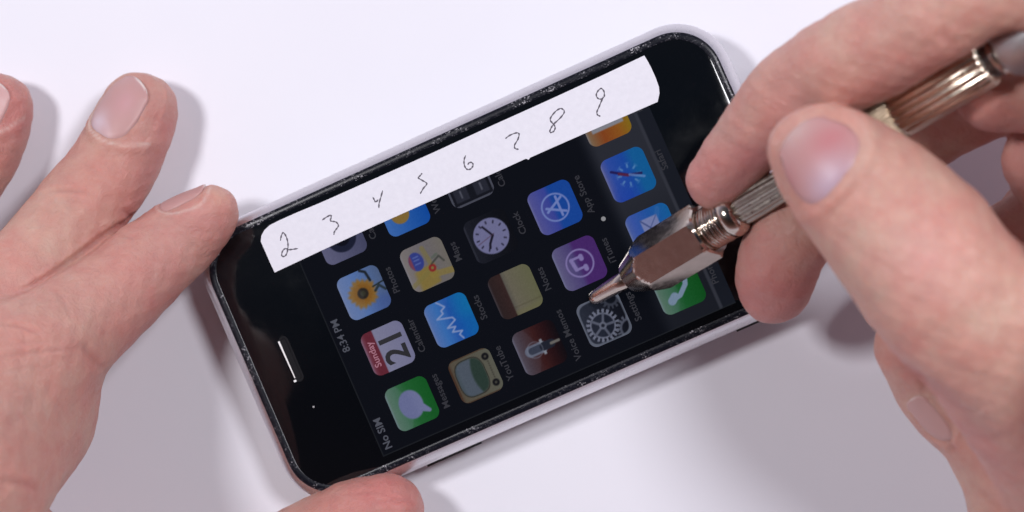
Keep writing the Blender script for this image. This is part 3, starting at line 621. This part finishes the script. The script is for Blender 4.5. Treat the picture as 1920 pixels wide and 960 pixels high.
def build_hand(name, label, lo, hi, chains, creases, tones, nails, base, floor=None, h=.55):
    f = Field(lo, hi, h)
    for c in chains: f.add(c)
    f.blur()
    V, Q = f.surface()
    for _ in range(2): N = f.grad(V); V = V - N*np.clip(f.sample(V), -.3, .3)[:, None]
    N = f.grad(V); vx, vy, vd = project(V)
    up = N @ CAM_DIR
    disp = .16*np.sin(V[:, 0]*.42 + 1.3*np.sin(V[:, 1]*.31))*np.sin(V[:, 1]*.39 + V[:, 2]*.3) + .07*np.sin(V[:, 0]*1.1 + V[:, 1]*.7)*np.sin(V[:, 1]*1.3 - V[:, 0]*.5 + V[:, 2])
    C = np.tile(np.asarray(base, float), (len(V), 1))
    # creases are drawn where they run on the skin, on its outer side
    for (pl, depth, wid) in creases:
        q = catmull([(x, y) for x, y in pl], 6); D = np.full(len(V), 1e9); T_ = np.zeros(len(V)); P2 = np.stack([vx, vy], 1); n = len(q) - 1
        box_ = (vx > q[:, 0].min() - 60) & (vx < q[:, 0].max() + 60) & (vy > q[:, 1].min() - 60) & (vy < q[:, 1].max() + 60) & (up > 0.02)
        ii = np.where(box_)[0]
        for i in range(n):
            a, b = q[i], q[i + 1]; d = b - a; t = np.clip((P2[ii] - a) @ d/(d @ d + 1e-9), 0, 1); r = np.linalg.norm(P2[ii] - a - t[:, None]*d, axis=1)
            m = r < D[ii]; D[ii[m]] = r[m]; T_[ii[m]] = (i + t[m])/n
        fall = np.exp(-(D/wid)**2)*np.sin(np.pi*np.clip(T_*.94 + .03, 0, 1))**.6; side = np.exp(-((D - 2.2*wid)/(1.2*wid))**2)*np.sin(np.pi*T_)**.6
        fall[D > 1e8] = 0; side[D > 1e8] = 0
        disp += -depth*fall + depth*.35*side; C = C*(1 - .16*min(1, depth/.4)*fall[:, None]*np.array([.6, 1.1, 1.]))
    for (x, y, z, r, c, a) in tones:                      # flushed or paler skin, tied to the place on the hand
        p = P(x, y, z); g = a*np.exp(-(np.linalg.norm(V - p, axis=1)/r)**2); C = C*(1 - g[:, None]) + np.asarray(c)*g[:, None]
    for nl in nails:
        lf = Field(nl['c'] - 24, nl['c'] + 24, h); lf.add(chains[nl['chain']]); lf.blur(); nl['f'] = lf
        p_ = (nl['c'] + nl['n']*14)[None, :]
        for _ in range(160): p_ = p_ - nl['n']*np.clip(lf.sample(p_)*.6, -.3, .6)[:, None]
        nl['s0'] = p_[0]; d = V - p_[0]; s_ = d @ nl['side']/(nl['w']/2); t_ = d @ nl['ax']/(nl['l']/2); hgt = d @ nl['n']; near = (np.abs(lf.sample(V)) < 1.2) & (hgt > -6) & ((N @ nl['n']) > .1)
        rho = (np.abs(s_)**2.6 + np.abs(t_)**2.6)**(1/2.6); backw = sm(.9, .1, t_) if False else 1 - sm(.2, .9, t_)
        disp += near*(nl.get('fold', .24)*np.exp(-((rho - 1.12)/.10)**2)*backw - .25*(1 - sm(.85, 1.0, rho)))
        ru = near*np.exp(-((rho - 1.03)/.035)**2)*nl.get('rim', .6); C = C*(1 - ru[:, None]) + np.array([.64, .50, .45])*ru[:, None]
    V = V + N*disp[:, None]
    if floor is not None: V[:, 2] = np.maximum(V[:, 2], floor)
    me = fast_mesh(V, Q); set_color(me, 'Tone', np.clip(C, 0, 1))
    cx = V.mean(0); root = link(me, name, M['skin']); root['label'] = label; root['category'] = 'hand'
    for nl in nails:
        rings, na = 12, 44; pts = []
        for k in range(rings + 1):
            for i in range(na):
                a = 2*math.pi*i/na; rr = k/rings; ct, st_ = math.cos(a), math.sin(a)
                e_ = 2.6; den = (abs(ct)**e_ + abs(st_)**e_)**(1/e_); pts.append((rr*ct/den, rr*st_/den, rr))
        pts = np.array(pts); t_in = pts[:, 1]; O = nl['c'] + pts[:, :1]*nl['side']*nl['w']/2*(1 + .05*t_in[:, None]) + t_in[:, None]*nl['ax']*nl['l']/2 + nl['n']*14
        pos = np.repeat(nl['c'][None, :] + nl['n'][None, :]*14, len(O), 0)[:1]; done = np.zeros(1, bool)
        lf = nl['f']
        for _ in range(160):
            dd = lf.sample(pos); stp = np.clip(dd*.6, .02, .6); done |= dd < .02; pos[~done] -= nl['n']*stp[~done][:, None]
        c1 = pos[0]; pos = c1 + (O - nl['n']*14 - nl['c'])
        for _ in range(14): pos = pos - lf.grad(pos)*lf.sample(pos)[:, None]*.8
        nn = lf.grad(pos); lift = .06 + .14*sm(.5, 1.0, t_in) - .34*sm(.84, 1.0, pts[:, 2])*(t_in < .6); top = pos + nn*lift[:, None]
        rim = top[-na:] - nn[-na:]*.45; VV = np.vstack([top, rim]); FF = []
        for k in range(rings + 1):
            for i in range(na): j = (i + 1) % na; FF.append((k*na + i, k*na + j, (k + 1)*na + j, (k + 1)*na + i))
        col_ = np.tile(np.asarray(nl.get('col', (.56, .33, .33)), float), (len(VV), 1)); tt = np.concatenate([t_in, t_in[-na:]]); ss = np.concatenate([pts[:, 0], pts[-na:, 0]])
        fe = sm(nl.get('free', .82), nl.get('free', .82) + .05, tt + .12*(1 - ss**2) - .12); col_ = col_*(1 - fe[:, None]) + np.array([.66, .55, .52])*fe[:, None]
        lu = (1 - sm(.42, .55, np.hypot(ss, (tt + 1.05)*1.0)))*nl.get('lun', .5); col_ = col_*(1 - lu[:, None]) + np.array([.66, .52, .58])*lu[:, None]
        for (s0, t0_, r0, cc, am) in nl.get('spots', []):
            g = am*np.exp(-((ss - s0)**2 + (tt - t0_)**2)/r0**2); col_ = col_*(1 - g[:, None]) + np.asarray(cc)*g[:, None]
        me2 = fast_mesh(VV, FF); bm_ = bmesh.new(); bm_.from_mesh(me2); bm_.free(); set_color(me2, 'Tone', col_)
        no = link(me2, 'fingernail', M['nail'], root); to_local(no)
    return root, f
def nail(px, py, z, axis_px, n, w, l, **kw):
    c = P(px, py, z); a = P(px + axis_px[0]*10, py + axis_px[1]*10, z) - c; a /= np.linalg.norm(a)
    n = np.array(n, float); n /= np.linalg.norm(n); a = a - n*(a @ n)*.8; n = n - a*(n @ a)/(a @ a); n /= np.linalg.norm(n); a /= np.linalg.norm(a); w *= 1.2; l *= 1.12
    return dict(c=c, ax=a, n=n, side=np.cross(a, n), w=w, l=l, **kw)

SK = (.53, .285, .235); RED = (.50, .165, .178); PALE = (.58, .36, .29); PURP = (.43, .22, .26)
# left hand, palm down, reaching in from the lower left
L = [chain([(262, 208, 8.0, 72), (240, 255, 8.6, 79), (208, 318, 9.5, 83), (165, 375, 12, 86), (118, 438, 16, 90), (40, 530, 24, 94), (-60, 640, 34, 100), (-170, 760, 48, 115)], 2),
     chain([(-4, 203, 8.0, 66), (-30, 270, 8.6, 74), (-75, 340, 11, 78), (-140, 440, 14, 85), (-220, 560, 18, 92), (-300, 700, 22, 105)], 2),
     chain([(394, 400, 14.0, 54), (365, 425, 13.5, 67), (332, 452, 13.2, 76), (283, 492, 16, 82), (225, 545, 21, 88), (150, 605, 28, 98), (70, 665, 36, 116), (-30, 740, 44, 130)], .8),
     chain([(82, 702, 28, 104), (42, 775, 32, 138), (-30, 840, 44, 160), (-120, 940, 60, 190)], 3.5),
     chain([(-30, 740, 44, 130), (-120, 800, 54, 165), (-240, 930, 70, 210), (-420, 1140, 90, 260)], 12),
     chain([(-70, 925, 32, 135), (-30, 1005, 22, 124), (90, 1095, 12, 108), (230, 1125, 11, 100), (380, 1115, 10.5, 98), (500, 1080, 10, 100), (590, 1030, 10, 95), (660, 985, 10.5, 84), (722, 960, 11, 74)], 1.5)]
LN = [nail(238, 200, 14.0, (.58, -.81), (-.42, .30, .85), 11.8, 13.6, chain=0, lun=.25, free=.86, col=(.49, .285, .275), spots=[(.1, .1, .35, (.56, .30, .33), .5), (-.2, -.75, .3, (.60, .50, .56), .7)]),
      nail(350, 374, 15, (.86, -.5), (-.60, .80, .24), 8.5, 9.5, chain=2, lun=.1, free=.95, col=(.48, .27, .255)),
      nail(-20, 190, 14, (.5, -.86), (-.15, .1, .98), 9.5, 10.5, chain=1, lun=.3, free=.86, col=(.58, .36, .35))]
LC = [([(95, 357), (130, 356), (168, 362)], .42, 4), ([(150, 300), (170, 318), (200, 330)], .18, 4), ([(110, 375), (140, 377), (165, 378)], .16, 4), ([(85, 395), (115, 397)], .14, 4),
      ([(275, 398), (219, 426), (162, 468), (100, 512), (50, 541), (-25, 575)], .75, 5), ([(230, 395), (245, 405), (262, 403)], .3, 6), ([(212, 440), (240, 444), (262, 450)], .18, 4), ([(300, 395), (330, 398), (350, 400)], .14, 3), ([(28, 452), (55, 448)], .12, 3),
      ([(0, 605), (45, 613), (80, 628)], .30, 4), ([(20, 588), (60, 583), (95, 592)], .14, 4), ([(0, 668), (70, 660), (150, 652)], .26, 3.5), ([(95, 540), (120, 560), (135, 600)], .18, 5),
      ([(150, 640), (175, 670), (196, 695)], .40, 7), ([(0, 650), (40, 643), (85, 640)], .14, 3), ([(5, 700), (50, 690), (95, 688)], .12, 3), ([(10, 740), (60, 730)], .10, 3),
      ([(0, 900), (40, 905), (74, 920)], .42, 7), ([(700, 945), (745, 938), (785, 948)], .22, 4), ([(640, 930), (680, 922), (720, 925)], .12, 4)]
LT = [(262, 170, 14, 5, PALE, .2), (300, 230, 12, 7, RED, .35), (290, 340, 14, 7, RED, .35), (400, 400, 18, 6, RED, .30), (415, 362, 18, 3, (.66, .44, .33), .6), (340, 450, 20, 8, RED, .25), (250, 600, 20, 14, RED, .35),
      (190, 690, 20, 7, RED, .45), (30, 590, 28, 7, PURP, .5), (20, 640, 28, 8, PURP, .4), (130, 800, 20, 12, RED, .25), (20, 930, 18, 10, RED, .35), (730, 940, 15, 14, RED, .45), (20, 230, 12, 10, RED, .45), (60, 420, 22, 9, PALE, .4), (120, 540, 24, 9, PALE, .35)]
lhand, _f = build_hand('hand', 'left hand coming from the lower left, forefinger and thumb holding the phone corner', (-150, -100, .0), (-10, 60, 110), L, LC, LT, LN, SK, floor=.05)

# right hand, holding the pick like a pen
R = [chain([(1346, 337, 29, 59), (1376, 300, 32, 65), (1416, 250, 36, 71), (1470, 186, 42, 80), (1540, 138, 48, 87), (1592, 115, 52, 95), (1645, 88, 55, 97), (1765, 26, 63, 91), (1900, -46, 68, 88), (2060, -90, 62, 125), (2200, -60, 52, 150)], 1.4),
     chain([(1524, 284, 58, 86), (1552, 300, 59, 106), (1592, 336, 60, 124), (1652, 392, 60, 139), (1722, 470, 64, 153), (1778, 545, 66, 154), (1872, 628, 64, 164), (1975, 722, 56, 192), (2100, 840, 46, 235)], .7),
     chain([(1724, 652, 34, 84), (1790, 730, 31, 103), (1870, 786, 31, 122), (1930, 905, 34, 122), (1972, 1040, 36, 150)], 2.5),
     chain([(1452, 540, 23, 68), (1458, 500, 25, 78), (1490, 436, 27, 80), (1560, 366, 25, 80), (1680, 272, 24, 82), (1790, 205, 27, 84), (1900, 165, 32, 84), (2050, 120, 40, 100)], 1.2),
     chain([(1868, 170, 46, 78), (1950, 168, 46, 82), (2080, 140, 46, 100)], 1.2),
     chain([(1950, 300, 34, 72), (1990, 330, 30, 80), (2100, 260, 36, 100)], 1.2),
     chain([(1965, 420, 17, 96), (2020, 480, 20, 110), (2120, 420, 26, 130)], 1.2),
     chain([(1668, 566, 13, 56), (1700, 548, 15, 62), (1760, 520, 17, 68), (1860, 470, 20, 74), (1965, 420, 24, 84)], 1.2),
     chain([(2110, 20, 66, 150), (2180, 250, 78, 180), (2225, 480, 84, 205), (2230, 740, 88, 225), (2240, 1000, 84, 250)], 10)]
RN = [nail(1521, 295, 62, (-.70, -.71), (-.10, .03, .99), 15.8, 13.8, chain=1, rim=.15, lun=.0, free=.90, fold=.38, col=(.45, .24, .235),
           spots=[(.45, -.10, .38, (.46, .13, .15), .5), (-.05, -.85, .48, (.46, .34, .42), .85), (-.75, .1, .3, (.42, .17, .18), .5), (.1, .85, .40, (.50, .36, .34), .7)]),
      nail(1742, 790, 38, (-.62, -.78), (-.76, -.50, .36), 5.8, 9.0, chain=2, rim=.2, lun=.0, fold=.2, free=.96, col=(.52, .31, .29))]
RC = [([(1770, 50), (1772, 72), (1790, 88)], .35, 9), ([(1760, 62), (1752, 84), (1755, 98)], .2, 8), ([(1640, 655), (1700, 690), (1760, 740), (1840, 800)], .35, 12),
      ([(1715, 690), (1728, 712), (1735, 740)], .25, 5), ([(1770, 810), (1785, 835), (1792, 850)], .4, 6), ([(1828, 910), (1850, 930), (1880, 955)], .25, 5), ([(1610, 310), (1595, 350), (1552, 408)], .25, 8),
      ([(1700, 420), (1750, 400), (1800, 405)], .12, 9), ([(1720, 450), (1780, 440), (1830, 450)], .10, 9)]
RT = [(1330, 340, 32, 9, RED, .5), (1410, 310, 42, 7, RED, .55), (1500, 195, 52, 7, RED, .35), (1690, 140, 60, 8, RED, .45), (1780, 75, 62, 6, RED, .35), (1440, 560, 28, 12, RED, .55), (1730, 430, 78, 12, PALE, .35), (1610, 240, 60, 6, PALE, .5),
      (1760, 330, 72, 7, PALE, .4), (1740, 480, 80, 7, (.62, .33, .31), .5), (1860, 560, 80, 12, PALE, .35), (1700, 640, 60, 9, RED, .3), (1710, 700, 44, 5, RED, .6), (1850, 800, 60, 14, RED, .3), (1560, 60, 62, 12, PALE, .3), (1900, 300, 44, 9, RED, .3), (1850, 230, 44, 9, RED, .4)]
rhand, _f2 = build_hand('hand', 'right hand at the right side gripping the metal pick between thumb and forefinger', (28, -100, 3), (172, 105, 118), R, RC, RT, RN, (.55, .305, .25), h=.62)
